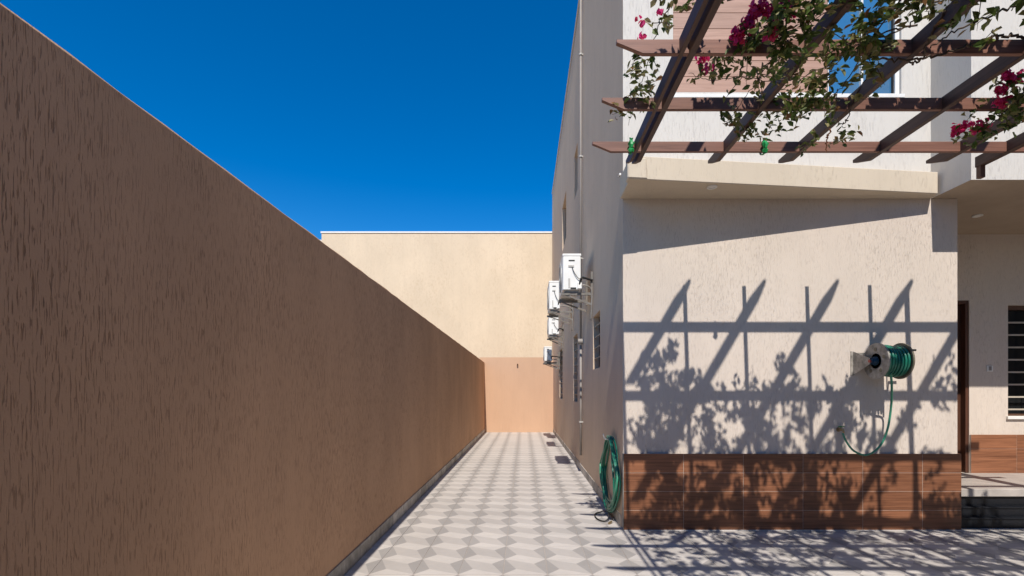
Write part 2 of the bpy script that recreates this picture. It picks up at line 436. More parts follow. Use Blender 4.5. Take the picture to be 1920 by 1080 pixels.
# end wall of the alley and the neighbour's house above it
ew = thing('end_wall', 'sunlit tan rendered wall closing the far end of the alley', 'wall', (0, YB, 0))
b = MB(); b.box(XL - .2, XR + .5, YB, YB + .2, -.05, H + (CY - 670) * YB / K); b.build('wall_face', M['tan'], ew)
sp = MB(); c0 = P(970.5, 683, YB); sp.tube([c0 + Vector((0, .02, 0)), c0 + Vector((0, -.10, -.02))], .028, 10); sp.build('drain_spout', M['framebrown'], ew)
nb = thing('neighbour_house', 'plain cream rendered house rising behind the end of the alley', 'house', (-3.5, 20.4, 0))
y1 = 20.3; xl = P(603, 500, y1).x; zt = P(700, 437, y1).z
b = MB(); b.box(xl, 6, y1, y1 + 8, -.05, zt); b.build('wall', M['cream'], nb)
b = MB(); b.box(xl - .03, 6.03, y1 - .03, y1 + 8.03, zt, zt + .06); b.build('parapet_coping', M['white'], nb)
b = MB(); b.box(xl - 3.4, xl - .04, y1 + 2.0, y1 + 7, -.05, zt + .35); b.build('rear_wing', M['upper'], nb)

# ------------------------------------------------------------------ the house
villa = thing('villa', 'two-storey beige rendered house on the right with timber-look plinth', 'house', (4.5, 6.5, 0))
side = lambda u, vv, d: (XR + d, u, vv)
def front(Y): return lambda u, vv, d: (u, Y + d, vv)
side_holes = [(7.46, 8.216, 1.977, 2.85), (10.6, 11.5, 1.385, 2.88), (14.75, 16.0, 1.38, 2.94), (10.6, 11.28, 6.0, 7.0), (13.5, 14.85, 5.85, 7.15)]
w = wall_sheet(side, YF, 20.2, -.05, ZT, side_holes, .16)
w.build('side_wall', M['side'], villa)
w = wall_sheet(front(YF), XR, XE, -.05, ZS, [], .1)
w.quad((XE, YF, -.05), (XE, YP, -.05), (XE, YP, ZS), (XE, YF, ZS))
w.build('front_wall', M['house'], villa)
PX0, PX1, PZ0, PZ1 = 1.737, 3.543, H + 3.50, H + 4.95
WX0, WX1, WZ0 = 3.543, 4.402, H + 3.468
w = wall_sheet(front(YF), XR, XBL, ZS, ZT, [(PX0, PX1, PZ0, PZ1), (WX0, WX1, WZ0, PZ1)], .09)
w.build('upper_wall', M['upper'], villa)
w = MB()
w.quad((XBL, YBL, ZS), (XBL, YF, ZS), (XBL, YF, ZT), (XBL, YBL, ZT))
w.quad((XBL, YBL, ZS), (9.2, YBL, ZS), (9.2, YBL, ZT), (XBL, YBL, ZT))
w.quad((9.2, YBL, ZS), (9.2, 20.2, ZS), (9.2, 20.2, ZT), (9.2, YBL, ZT))
w.build('upper_block_wall', M['upper'], villa)
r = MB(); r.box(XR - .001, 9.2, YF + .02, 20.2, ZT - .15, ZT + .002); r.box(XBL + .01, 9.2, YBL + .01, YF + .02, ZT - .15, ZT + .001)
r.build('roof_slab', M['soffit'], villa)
r = MB(); r.box(XR - .02, XR + .2, YF, 20.2, ZT + .002, ZT + .04); r.build('parapet_coping', M['upper'], villa)
# canopy band: a wedge-shaped slab that is deep at the left and shallow at the right
zb0, zb1 = ZS, ZS + .245
plan = [(1.118, 5.184), (XBL - .045, 5.575), (XBL - .002, YF - .002), (1.118, YF - .002)]
cb = MB(); cb.prism([(x, y, zb0) for x, y in plan], [(x, y, zb1) for x, y in plan]); cb.build('canopy_band', M['band'], villa, bevel=.006)
e = MB(); e.box(1.09, 1.30, 5.172, 5.30, zb0 + .006, zb1 - .02)
for i, q in enumerate(e.v): e.v[i] = (q[0] + random.uniform(-.008, .008), q[1] + (q[0] - 1.118) * .11 + random.uniform(-.004, .004), q[2] + random.uniform(-.01, .01))
e.build('patched_band_end', M['band'], villa, bevel=.012)
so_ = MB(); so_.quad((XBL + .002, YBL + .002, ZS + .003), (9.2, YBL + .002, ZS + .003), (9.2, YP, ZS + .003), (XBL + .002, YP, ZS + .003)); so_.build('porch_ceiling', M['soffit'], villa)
for (px, py, nm) in ((1335, 350, 'ceiling_light'), (1833, 404, 'ceiling_light')):
    Yd = (ZS - H) * K / (CY - py); c = P(px, py, Yd); d = MB()
    d.ring((c.x, c.y, ZS + .001), (0, 0, -1), .035, .055, .012, 24); d.tube([(c.x, c.y, ZS + .003), (c.x, c.y, ZS - .004)], .036, 20)
    d.build(nm, M['white'], villa, smooth=False)

# plinth of timber-look tiles
pl = MB(); pl.box(XR + .003, XE + .004, YF - .0445, YF + .01, -.03, .880); plinth = pl.build('plinth', M['grout'], villa)
pl = MB()
rows = [(.004, .2275), (.2315, .4465), (.4505, .6615), (.6655, .884)]
cols = [XR + .001 + .692 * k for k in range(6)] + [XE + .008]
for (z0, z1) in rows:
    for a, c in zip(cols, cols[1:]):
        q = MB(); q.box(a + .0018, c - .0018, YF - .047, YF - .034, z0, z1)
        q.build('plank_tile', M['planktile'], plinth, bevel=.0015, origin=((a + c) / 2, YF - .04 - random.uniform(0, .0015), (z0 + z1) / 2))
for (z0, z1) in rows:     # returns on the right end
    q = MB(); q.box(XE + .0042, XE + .012, YF - .033, YF + .30, z0, z1); q.build('plank_tile', M['planktile'], plinth, bevel=.0015)
q = MB(); q.box(XR + .004, XE + .008, YF - .052, YF - .036, -.002, .003); q.build('plinth_joint', M['white'], plinth)
# side wall skirting
for j in range(3, 38):
    piece('skirting_tile', sme, villa, (XR - .006, TY + (j + .5) * TP, .0015))
lb = MB(); lb.box(XR - .004, XR, YF, YB, -.01, .134); lb.build('skirting_grout', M['grout'], villa)
q = MB(); q.box(XR - .008, XR + .0, YF - .046, YF + .012, .0, .885); q.build('plinth_edge_trim', M['skirt'], villa, bevel=.002)

# windows on the alley side
def side_window(h, bars, dark=True):
    a, c, z0, z1 = h; d = .10
    win = MB(); win.box(XR + d + .03, XR + d + .05, a + .001, c - .001, z0 + .001, z1 - .001)
    wo_ = win.build('window', M['glass'], villa)
    f = MB(); t_ = .045
    f.box(XR + d, XR + d + .05, a, a + t_, z0, z1); f.box(XR + d, XR + d + .05, c - t_, c, z0, z1)
    f.box(XR + d, XR + d + .049, a + t_, c - t_, z0, z0 + t_); f.box(XR + d, XR + d + .049, a + t_, c - t_, z1 - t_, z1)
    f.build('frame', M['framebrown'], wo_)
    for k in range(bars):
        z = z0 + (k + 1) * (z1 - z0) / (bars + 1)
        br = MB(); br.box(XR + .02, XR + .045, a + .001, c - .001, z - .009, z + .009); br.build('grille_bar', M['bargrey'], wo_)
    return wo_
for h, nb_ in zip(side_holes, (4, 8, 8, 0, 0)): side_window(h, nb_)
# timber cladding panel and the window with painted sky reflection beside it
bk = MB(); bk.box(PX0, PX1, YF + .085, YF + .1, PZ0, PZ1); panel = bk.build('cladding_panel', M['grout'], villa)
z = PZ0; 
while z < PZ1 - .02:
    z2 = min(z + .186, PZ1)
    q = MB(); q.box(PX0 + .002, PX1 - .002, YF + .004, YF + .085, z + .002, z2 - .002); q.build('plank', M['panel'], panel, bevel=.002, origin=((PX0 + PX1) / 2, YF, z)); z = z2
gl = MB(); gl.box(WX0 + .001, WX1 - .001, YF + .078, YF + .085, WZ0, PZ1); uw = gl.build('window', M['skyglass'], villa); uw['label'] = 'window pane mirroring blue sky beside the timber cladding'
f = MB(); f.box(WX1 - .05, WX1 - .001, YF + .03, YF + .08, WZ0, PZ1); f.box(WX0 + .001, WX0 + .03, YF + .03, YF + .079, WZ0, PZ1); f.box(WX0 + .03, WX1 - .05, YF + .03, YF + .079, WZ0, WZ0 + .035)
f.box(3.96, 3.985, YF + .04, YF + .078, WZ0 + .035, PZ1)
f.build('frame', M['white'], uw)
f = MB(); f.box(WX1 - .062, WX1 - .05, YF + .05, YF + .077, WZ0 + .035, PZ1); f.build('seal', M['black'], uw)
f = MB(); f.box(PX0 - .01, WX1 + .02, YF - .03, YF + .02, WZ0 - .045, WZ0 - .002); f.build('sill', M['white'], uw, bevel=.003)

# porch: back wall, door, window, floor
DX0, DX1, DZ = 5.42, 6.375, H + 1.314
QX0, QX1, QZ0, QZ1 = 6.93, 8.3, 1.256, 2.845
w = wall_sheet(front(YP), XE, 9.2, 0, ZS + .01, [(DX0, DX1, ZPF, DZ), (QX0, QX1, QZ0, QZ1)], .14)
w.build('porch_wall', M['house'], villa)
d = MB(); d.box(DX0 + .04, DX1 - .045, YP + .09, YP + .13, ZPF + .006, DZ - .045); door = d.build('door', M['doorwood'], villa)
f = MB(); f.box(DX1 - .045, DX1, YP + .01, YP + .14, ZPF + .003, DZ); f.box(DX0, DX0 + .04, YP + .01, YP + .14, ZPF + .003, DZ); f.box(DX0 + .04, DX1 - .045, YP + .01, YP + .139, DZ - .045, DZ)
f.build('door_frame', M['doorwood'], door)
for (za, zb_) in ((ZPF + .15, ZPF + 1.0), (ZPF + 1.12, DZ - .2)):
    f = MB(); f.box(DX0 + .16, DX1 - .16, YP + .078, YP + .089, za, zb_); f.build('door_panel', M['doorwood'], door, bevel=.004)
f = MB(); f.tube([(DX0 + .12, YP + .088, 1.5), (DX0 + .12, YP + .05, 1.5), (DX0 + .24, YP + .05, 1.5)], .01, 8); f.build('handle', M['steel'], door)
gl = MB(); gl.box(QX0 + .001, QX1 - .001, YP + .11, YP + .13, QZ0, QZ1); pw = gl.build('window', M['glass'], villa)
f = MB(); t_ = .05
f.box(QX0 + .001, QX0 + t_, YP + .05, YP + .10, QZ0, QZ1); f.box(QX1 - t_, QX1 - .001, YP + .05, YP + .10, QZ0, QZ1)
f.box(QX0 + t_, QX1 - t_, YP + .05, YP + .099, QZ1 - .06, QZ1 - .001); f.box(QX0 + t_, QX1 - t_, YP + .05, YP + .099, QZ0 + .001, QZ0 + .03); f.build('frame', M['framebrown'], pw)
for k in range(8):
    zz = QZ0 + .095 + k * .178
    br = MB(); br.box(QX0 + .002, QX1 - .002, YP + .012, YP + .03, zz - .011, zz + .011); br.build('grille_bar', M['barcream'], pw)
for k in range(3):
    xx = QX0 + .3 + k * .38; br = MB(); br.box(xx - .008, xx + .008, YP + .031, YP + .04, QZ0 + .002, QZ1 - .002); br.build('grille_upright', M['darkmetal'], pw)
f = MB(); f.box(QX0 - .03, QX1 + .03, YP - .035, YP + .045, QZ0 - .045, QZ0 - .002); f.build('sill', M['white'], pw, bevel=.003)
pl = MB(); pl.box(DX1 + .003, 9.2, YP - .021, YP + .002, ZPF, .986); pp = pl.build('porch_plinth', M['grout'], villa)
xs = [DX1 + .004, 7.035, 7.73, 8.42, 9.2]
for (z0, z1) in ((ZPF + .003, .787), (.790, .990)):
    for a, c in zip(xs, xs[1:]):
        q = MB(); q.box(a + .0015, c - .0015, YP - .024, YP - .011, z0, z1); q.build('plank_tile', M['planktile'], pp, bevel=.0015, origin=((a + c) / 2, YP, (z0 + z1) / 2))
q = MB(); q.box(XE + .002, 9.2, 6.2, YP + .3, -.03, ZPF - .1); q.build('porch_base', M['granite'], villa)

w = wall_sheet(lambda u, vv, d: (8.62 + d, u, vv), -7.5, YP, -.05, ZT, [], .1); w.build('added_wing_wall', M['house'], villa)  # unseen side wing, added to block sky and darken porch and near wall
# entrance steps
st = thing('entrance_steps', 'black granite steps up to the pale porch floor beside the plinth', 'steps', (6.5, 5.9, 0))
for (y0, z0, z1) in ((5.75, 0.001, .125), (5.82, .1255, .235), (5.89, .2355, .345)):
    q = MB(); q.box(XE + .014, 9.2, y0 + .012, 6.2, z0, z1 - .02); s_ = q.build('step', M['granite'], st)
    q = MB(); q.box(XE + .014, 9.2, y0, 6.2, z1 - .0195, z1); q.build('nosing', M['granite'], s_, bevel=.004)
q = MB(); q.box(XE + .013, 9.2, 5.87, YP + .02, .346, ZPF); q.build('porch_slab', M['porchfloor'], st, bevel=.006)

# downpipe on the alley side
yp = 9.62
dp = MB(); pts = [(XR - .045, yp, ZT + .25), (XR - .045, yp, 2.6)]
dp.tube(pts, .021, 12)
dpo = dp.build('downpipe', M['whitepipe'], villa, smooth=True)
q = MB(); q.tube([(XR - .045, yp, 2.6), (XR - .045, yp, .36)], .023, 12); q.build('lower_pipe', M['whitepipe'], dpo, smooth=True)
q = MB(); q.tube([(XR - .1, yp, 2.59), (XR, yp, 2.59)], .055, 14); q.build('junction_cap', M['whitepipe'], dpo)
for zc in (1.0, 4.2, 6.2, 8.2):
    q = MB(); q.ring((XR - .045, yp, zc), (0, 0, 1), .025, .036, .03, 14); q.box(XR - .02, XR + .005, yp - .012, yp + .012, zc, zc + .03); q.build('pipe_clip', M['lightgrey'], dpo)

# small fittings
sw = thing('light_switch', 'white square switch plate on the porch wall between door and window', 'switch', (P(1855, 691, YP).x, YP, P(1855, 691, YP).z))
c = wloc(sw); q = MB(); q.box(c.x - .043, c.x + .043, YP - .012, YP, c.z - .043, c.z + .043); q.build('plate', M['white'], sw, bevel=.003)
q = MB(); q.box(c.x - .02, c.x + .02, YP - .018, YP - .012, c.z - .03, c.z + .03); q.build('rocker', M['whitepipe'], sw, bevel=.002)
c = P(1166, 327, 5.70); tl = thing('cable_clip', 'tiny pair of white clips high on the house corner below the pergola', 'clip', tuple(c))
for dx in (-.02, .018):
    q = MB(); q.tube([(XR + dx - .02, YF - .0, c.z), (XR + dx - .02, YF - .04, c.z)], .012, 10); q.build('clip_head', M['white'], tl)
q = MB(); q.box(XR - .06, XR + .012, YF - .012, YF - .002, c.z - .02, c.z - .012); q.build('clip_bar', M['steel'], tl)

# ------------------------------------------------------------------ air conditioners on the alley wall
def ac_unit(x0, x1, y0, ln, z0, z1, label, extra_pipe=True):
    t = thing('air_conditioner', label, 'air conditioner', ((x0 + x1) / 2, y0 + ln / 2, z0), 'outdoor units on the alley wall')
    q = MB(); q.box(x0, x1, y0, y0 + ln, z0, z1); body = q.build('casing', M['white'], t, bevel=.012)
    q = MB(); q.box(x0 - .006, x1 + .006, y0 - .006, y0 + ln + .006, z1 - .035, z1 + .006); q.build('lid', M['white'], t, bevel=.006)
    hz = z1 - z0; w_ = x1 - x0; zc = (z0 + z1) / 2; yc = y0 + ln * .58; R = min(hz, ln) * .41
    for k in range(5): 
        q = MB(); q.ring((x0 - .001, yc, zc), (-1, 0, 0), R * (k + 1) / 5 - .006, R * (k + 1) / 5 + .006, .014, 28); q.build('fan_guard', M['lightgrey'], t)
    q = MB()
    for k in range(3):
        a = k * 2.094
        q.prism([(x0 - .004, yc + R * .15 * math.cos(a), zc + R * .15 * math.sin(a)), (x0 - .004, yc + R * .85 * math.cos(a + .1), zc + R * .85 * math.sin(a + .1)), (x0 - .004, yc + R * .8 * math.cos(a + .8), zc + R * .8 * math.sin(a + .8))],
                [(x0 - .002, yc + R * .15 * math.cos(a), zc + R * .15 * math.sin(a)), (x0 - .002, yc + R * .85 * math.cos(a + .1), zc + R * .85 * math.sin(a + .1)), (x0 - .002, yc + R * .8 * math.cos(a + .8), zc + R * .8 * math.sin(a + .8))])
    q.build('fan', M['darkmetal'], t)
    # service end towards the courtyard
    q = MB(); q.box(x0 + w_ * .32, x0 + w_ * .66, y0 - .004, y0 + .002, z1 - hz * .20, z1 - hz * .165); q.build('badge', M['black'], t)
    q = MB(); q.box(x0 + w_ * .30, x0 + w_ * .62, y0 - .010, y0 + .002, z1 - hz * .37, z1 - hz * .31); q.build('hand_grip', M['lightgrey'], t, bevel=.003)
    q = MB(); q.box(x0 + w_ * .30, x0 + w_ * .40, y0 - .006, y0 + .002, z0 + hz * .06, z0 + hz * .32); q.build('rating_label', M['lightgrey'], t)
    q = MB(); q.box(x0 + w_ * .42, x0 + w_ * .74, y0 - .008, y0 + .002, z0 + hz * .02, z0 + hz * .07); q.build('valve_slot', M['black'], t)
    q = MB(); q.box(x0 + w_ * .80, x1 + .012, y0 - .035, y0 + .03, z0 + .015, z0 + hz * .20); q.build('valve_cover', M['white'], t, bevel=.006)
    q = MB(); q.tube(spline([(x0 + w_ * .5, y0 - .01, z1 - hz * .36), (x0 + w_ * .62, y0 - .02, z1 - hz * .52), (x0 + w_ * .85, y0 - .025, z1 - hz * .68), (x1 + .02, y0 - .02, z1 - hz * .72)], 5), .006, 6); q.build('cable', M['black'], t)
    q = MB(); q.tube(spline([(x1 - .03, y0 - .02, z0 + hz * .14), (x1 + .0, y0 - .05, z0 + hz * .30), (x1 + .05, y0 - .02, z0 + hz * .33), (XR - .01, y0 + .03, z0 + hz * .28)], 6), .017, 8); q.build('pipe', M['black'], t, smooth=True)
    q = MB(); q.tube(spline([(x1 - .01, y0 - .02, z0 + hz * .10), (x1 + .06, y0 - .03, z0 + hz * .12), (XR - .03, y0 + .02, z0 + hz * .02), (XR - .02, y0 + .03, z0 - .25), (XR - .03, y0 + .08, z0 - .5)], 6), .012, 8); q.build('pipe', M['steel'], t, smooth=True)
    q = MB(); q.box(x0 + .03, x1 - .03, y0 + .04, y0 + .09, z0 - .03, z0); q.box(x0 + .03, x1 - .03, y0 + ln - .09, y0 + ln - .04, z0 - .03, z0); q.build('feet', M['steel'], t)
    for yy in (y0 + .045, y0 + ln - .085):
        q = MB(); q.box(x0 - .02, XR - .004, yy, yy + .04, z0 - .075, z0 - .031); q.box(XR - .035, XR + .001, yy - .001, yy + .041, z0 - .12, z0 + .32)
        q.prism([(x0 + .04, yy + .01, z0 - .076), (x0 + .09, yy + .01, z0 - .076), (XR - .02, yy + .01, z0 - .21), (XR - .02, yy + .01, z0 - .25)], [(x0 + .04, yy + .03, z0 - .076), (x0 + .09, yy + .03, z0 - .076), (XR - .02, yy + .03, z0 - .21), (XR - .02, yy + .03, z0 - .25)])
        q.build('bracket', M['bracketgrey'], t)
    return t
ac_unit(.645, .946, 8.2, .82, 3.305, 3.907, 'nearest and largest white air-conditioner unit on the alley wall')
ac_unit(.585, .82, 11.5, .8, 3.54, 4.20, 'second white air-conditioner unit, highest on the alley wall')
ac_unit(.713, 1.0, 14.3, .8, 3.27, 3.80, 'third white air-conditioner unit along the alley wall')
ac_unit(.649, .89, 15.8, .7, 2.596, 3.06, 'farthest, lowest air-conditioner unit against the end wall')

# ------------------------------------------------------------------ pergola
HP = H + 2.194; PH = .092
pg = thing('pergola', 'brown timber pergola reaching over the courtyard in front of the house', 'pergola', (3.5, 2, 0))
def purlin(Y, x0, x1):
    t_ = .032; zt_ = HP + PH
    a = [(x0, zt_), (x0, zt_ - .022), (x0 + .17, HP), (x1, HP), (x1, zt_)]
    q = MB(); q.prism([(x, Y, z) for x, z in a], [(x, Y + t_, z) for x, z in a])
    return q.build('purlin', M['beam'], pg, bevel=.0025)
for i, Y in enumerate((4.476, 3.808, 3.179, 2.53, 1.88, 1.23, .58, -.07)):
    purlin(Y, (.622, .604, .599)[i] if i < 3 else .60 + random.uniform(-.02, .02), 6.4)
def rafter(x0, wd, ytip=4.86, square=False):
    zb = HP - .004; zt_ = HP + PH + .006; ytip += random.uniform(-.012, .012)
    if square: a = [(-.9, zb), (ytip, zb), (ytip, zt_), (-.9, zt_)]
    else: a = [(-.9, zb), (ytip - .20, zb), (ytip, zt_ - .03), (ytip, zt_), (-.9, zt_)]
    q = MB(); q.prism([(x0, y, z) for y, z in a], [(x0 + wd, y, z) for y, z in a])
    return q.build('rafter', M['rafter'], pg, bevel=.0025)
rafter(1.004, .03); rafter(1.066, .044)
for x in (1.817, 2.510, 3.244, 3.977): rafter(x, .044)
rafter(4.400, .06, 4.79, True); rafter(5.2, .068); rafter(5.95, .068)
q = MB(); q.box(4.405, 4.452, 4.735, 4.785, H + 2.075, HP - .005); q.build('bracket', M['post'], pg, bevel=.002)
for (x, y) in ((6.05, 4.50), (6.05, 1.9), (6.05, -.06), (1.02, -.06)):
    q = MB(); q.box(x, x + .11, y - .12, y - .01, 0, HP + .05); q.build('post', M['post'], pg, bevel=.004)
# unseen upper tier of skewed slats, added to cast slanted shadows on the front wall
ZU = H + 3.62
for px in (1293, 1434, 1571, 1710, 1849):
    xs_ = (px - CX) * YF / K; zsh = H + (CY - 530) * YF / K
    d_ = (ZU - zsh) / SUN_S; y0 = YF - d_; x0 = xs_ - SUN_T * d_
    dirv = Vector((-.74, -1, 0)); L = min(3.1, (x0 - 1.12) / .74); sd = Vector((.055, 0, 0))
    a = Vector((x0, y0, ZU)); e1 = a + dirv * .18; e2 = a + dirv * L
    q = MB(); up = Vector((0, 0, .04))
    q.prism([a - sd * .25, a + sd * .25, e1 + sd, e2 + sd, e2 - sd, e1 - sd], [a - sd * .25 + up, a + sd * .25 + up, e1 + sd + up, e2 + sd + up, e2 - sd + up, e1 - sd + up])
    q.build('shadow_slat', M['rafter'], pg)
for xx in (1.783, 3.210, 4.372):
    q = MB(); q.box(xx, xx + .028, -.8, 3.7, ZU - .08, ZU - .001); q.build('shadow_slat_carrier', M['rafter'], pg)
    for yy in (-.6, 1.2, 2.4):
        q = MB(); q.box(xx + .002, xx + .026, yy, yy + .05, HP + PH + .004, ZU - .081); q.build('shadow_slat_upright', M['post'], pg)

# ------------------------------------------------------------------ bougainvillea over the pergola
vine = thing('bougainvillea', 'bougainvillea with magenta blooms trailing through the brown pergola', 'climbing plant', (5.9, 2.2, 0))
def add_leaf(mb, c, n_, s, ax=None, wide=.62):
    n_ = n_.normalized(); ax = ax or n_.orthogonal()
    ax = (ax - n_ * ax.dot(n_))
    if ax.length < 1e-4: ax = n_.orthogonal()
    ax.normalize(); w_ = n_.cross(ax)
    lift = n_ * s * .16
    p = [c - ax * s * .5, c - ax * s * .12 + w_ * s * wide * .5 + lift, c + ax * s * .25 + w_ * s * wide * .36 + lift * .8, c + ax * s * .6 - lift * .5,
         c + ax * s * .25 - w_ * s * wide * .36 + lift * .8, c - ax * s * .12 - w_ * s * wide * .5 + lift]
    mb.add(p, [(0, 1, 2, 3), (0, 3, 4, 5)])
def rv(): return Vector((random.gauss(0, 1), random.gauss(0, 1), random.gauss(0, 1)))
def in_pergola_gap(p): return True
def leaf_cloud(px, py, rx, ry, Y, n_, pale=.25, size=(.038, .068)):
    c = P(px, py, Y); sx, sz = rx * Y / K, ry * Y / K
    g_, y_ = MB(), MB(); stem_ = MB()
    ns = max(2, n_ // 9)
    for k in range(ns):       # sprigs: a short twig with leaves set along it
        a = c + Vector((random.gauss(0, .55) * sx, random.gauss(0, .55) * max(sx, .12), random.gauss(0, .55) * sz))
        d = rv(); d.z = d.z * .6 - .35; d.normalize(); ln = random.uniform(.08, .2)
        pts = [a, a + d * ln * .5 + Vector((0, 0, -.004)), a + d * ln + Vector((0, 0, -.02))]
        stem_.tube(pts, [.003, .0022, .0012], 4, cap=False)
        m_ = max(3, n_ // ns)
        for q in range(m_):
            t_ = (q + random.random()) / m_; p = pts[0].lerp(pts[2], t_) + rv() * .022
            nn = rv() * .7 + Vector((0, -.35, .75)); ax = d + rv() * .6
            add_leaf(y_ if random.random() < pale else g_, p, nn, random.uniform(*size), ax)
    if g_.v: tag(g_.build('leaf_cluster', M['leaf'], vine), kind='stuff')
    if y_.v: tag(y_.build('pale_leaf_cluster', M['leafpale'], vine), kind='stuff')
    tag(stem_.build('twigs', M['stem'], vine), kind='stuff')
CL = [(1245, 14, 30, 20, 3.3, 30, .5), (1218, 72, 16, 36, 3.4, 22, .2), (1215, 122, 38, 14, 3.62, 46, .7), (1190, 150, 18, 20, 3.7, 18, .2), (1206, 180, 26, 22, 3.75, 34, .3),
      (1184, 214, 16, 26, 3.9, 20, .3), (1318, 138, 28, 24, 3.5, 30, .2), (1386, 126, 40, 22, 3.4, 60, .5), (1448, 122, 42, 24, 3.4, 56, .55), (1418, 62, 38, 26, 3.1, 90, .15), (1470, 52, 48, 40, 2.95, 150, .1),
      (1505, 18, 46, 26, 2.9, 110, .2), (1368, 212, 30, 26, 3.8, 36, .35), (1432, 232, 24, 30, 4.0, 44, .35), (1442, 196, 34, 22, 3.85, 36, .3), (1522, 188, 38, 42, 3.6, 150, .2), (1532, 140, 34, 26, 3.4, 56, .4), (1476, 200, 36, 22, 3.75, 44, .55),
      (1546, 246, 24, 20, 3.95, 36, .25), (1549, 268, 9, 14, 4.1, 14, .4), (1400, 252, 18, 16, 4.1, 16, .4), (1592, 58, 48, 48, 3.0, 130, .25), (1642, 30, 54, 32, 2.9, 100, .3), (1602, 140, 36, 36, 3.4, 80, .3), (1665, 78, 40, 24, 3.05, 50, .2), (1565, 100, 40, 22, 3.15, 50, .2),
      (1760, 10, 60, 18, 2.8, 56, .3), (1806, 34, 26, 16, 2.9, 26, .3), (1896, 22, 26, 34, 2.9, 34, .35), (1897, 212, 30, 40, 3.7, 150, .12), (1908, 158, 20, 34, 3.6, 66, .2), (1852, 236, 32, 14, 3.9, 40, .1), (1560, 20, 50, 26, 2.75, 80, .2), (1700, 6, 50, 20, 2.75, 50, .3)]
for c in CL: leaf_cloud(*c[:5], int(c[5] * (.8 if 1555 < c[0] < 1720 else 1.1)), c[6] + .12)
# the canopy nearer the camera, above the picture, that shades the plinth and the paving
for k in range(175):
    x = random.uniform(1.3, 5.7); y = random.uniform(.75, 2.75)
    if mnoise.noise(Vector((x * 1.1, y * 1.1, 3.7))) < -.2: continue
    px = CX + x * K / y; z = random.uniform(2.2, 2.55); py = CY - z * K / y
    r_ = random.uniform(.12, .26) * K / y
    leaf_cloud(px, py, r_, r_ * .5, y, random.randint(40, 85), .2, (.045, .08))
for k in range(84):            # unseen leaf mound added above the beams to shade the front wall
    x = random.uniform(1.3, 3.3) if k < 66 else random.uniform(3.3, 4.9); y = random.uniform(2.5, 3.5); z = random.uniform(2.72, 3.2)
    if mnoise.noise(Vector((x * 1.6, y * 1.6, 9.1))) < -.25: continue
    px = CX + x * K / y; py = CY - z * K / y
    if py > -35: continue
    leaf_cloud(px, py, 40, 22, y, 52, .2, (.045, .08))
# stems
def stem(pts, r0, r1, mat='stem', name='stem'):
    s = spline(pts, 7); s = [p + rv() * .006 for p in s]; n_ = len(s)
    q = MB(); q.tube(s, [r0 + (r1 - r0) * i / (n_ - 1) for i in range(n_)], 7); q.build(name, M[mat], vine, smooth=True)
    return s
trunk = stem([(5.9, 2.2, 0), (5.86, 2.23, 1.2), (5.93, 2.15, 2.6), (5.8, 2.2, HP + .1), (5.0, 2.3, HP + .16), (3.9, 2.5, HP + .18), (2.8, 2.45, HP + .15), (1.9, 2.7, HP + .17), (1.2, 2.9, HP + .12)], .035, .006)
stem([P(1990, -25, 2.9), P(1920, 4, 3.0), P(1850, 33, 3.05), P(1780, 64, 3.1), P(1745, 90, 3.12)], .008, .004)
stem([P(1790, -20, 2.9), P(1735, 20, 2.95), P(1690, 58, 3.0), P(1620, 76, 3.05), P(1560, 96, 3.1)], .006, .003)
stem([P(1720, 45, 3.0), P(1660, 60, 3.05), P(1600, 90, 3.1), P(1540, 150, 3.3)], .006, .002)
stem([P(1690, -10, 2.8), P(1625, 90, 3.2), P(1580, 160, 3.4), P(1530, 200, 3.55)], .005, .002)
stem([P(1500, 0, 2.9), P(1440, 120, 3.3), P(1400, 180, 3.6), P(1360, 235, 3.85)], .004, .0015)
stem([P(1560, 120, 3.3), P(1480, 150, 3.4), P(1400, 145, 3.4), P(1330, 150, 3.45), P(1290, 135, 3.45)], .004, .0015)
stem([P(1270, -10, 3.3), P(1235, 50, 3.4), P(1218, 110, 3.55), P(1195, 170, 3.75), P(1178, 235, 3.9)], .004, .0015)
stem([P(1960, 120, 3.5), P(1905, 190, 3.65), P(1850, 236, 3.85), P(1815, 243, 3.95)], .007, .002)
stem([P(1556, 245, 4.0), P(1551, 262, 4.1), P(1550, 285, 4.2)], .006, .004, 'reddish', 'dry_stem')
pt = []
for i in range(26):            # a woody stem wound along the second visible beam
    u = i / 25; a = u * 15
    pt.append((4.9 - 3.2 * u, 3.196 + .045 * math.cos(a), HP + PH * .5 + .075 * math.sin(a)))
stem(pt, .012, .005, name='woody_stem')
pt = [(2.555 + .05 * math.cos(i * .8), 2.6 + 1.5 * i / 16, HP + PH * .5 + .09 * math.sin(i * .8)) for i in range(17)]
stem(pt, .008, .003, name='woody_stem')
for k in range(14):
    x = random.uniform(1.5, 5); y = random.uniform(1.0, 2.7); a = Vector((x, y, HP + random.uniform(.05, .3)))
    d = Vector((random.uniform(-1, .4), random.uniform(-.6, .9), random.uniform(-.2, .25))); stem([a, a + d * .5 + rv() * .05, a + d * .9 + rv() * .08], .006, .002)
# shoots that stand out against the sun on the front wall
for (px, py, Y, n_) in ((1236, -60, 3.0, 12), (1300, -80, 2.9, 16), (1700, -60, 2.7, 16), (1860, -40, 2.8, 20)): leaf_cloud(px, py, 30, 30, Y, n_, .3)
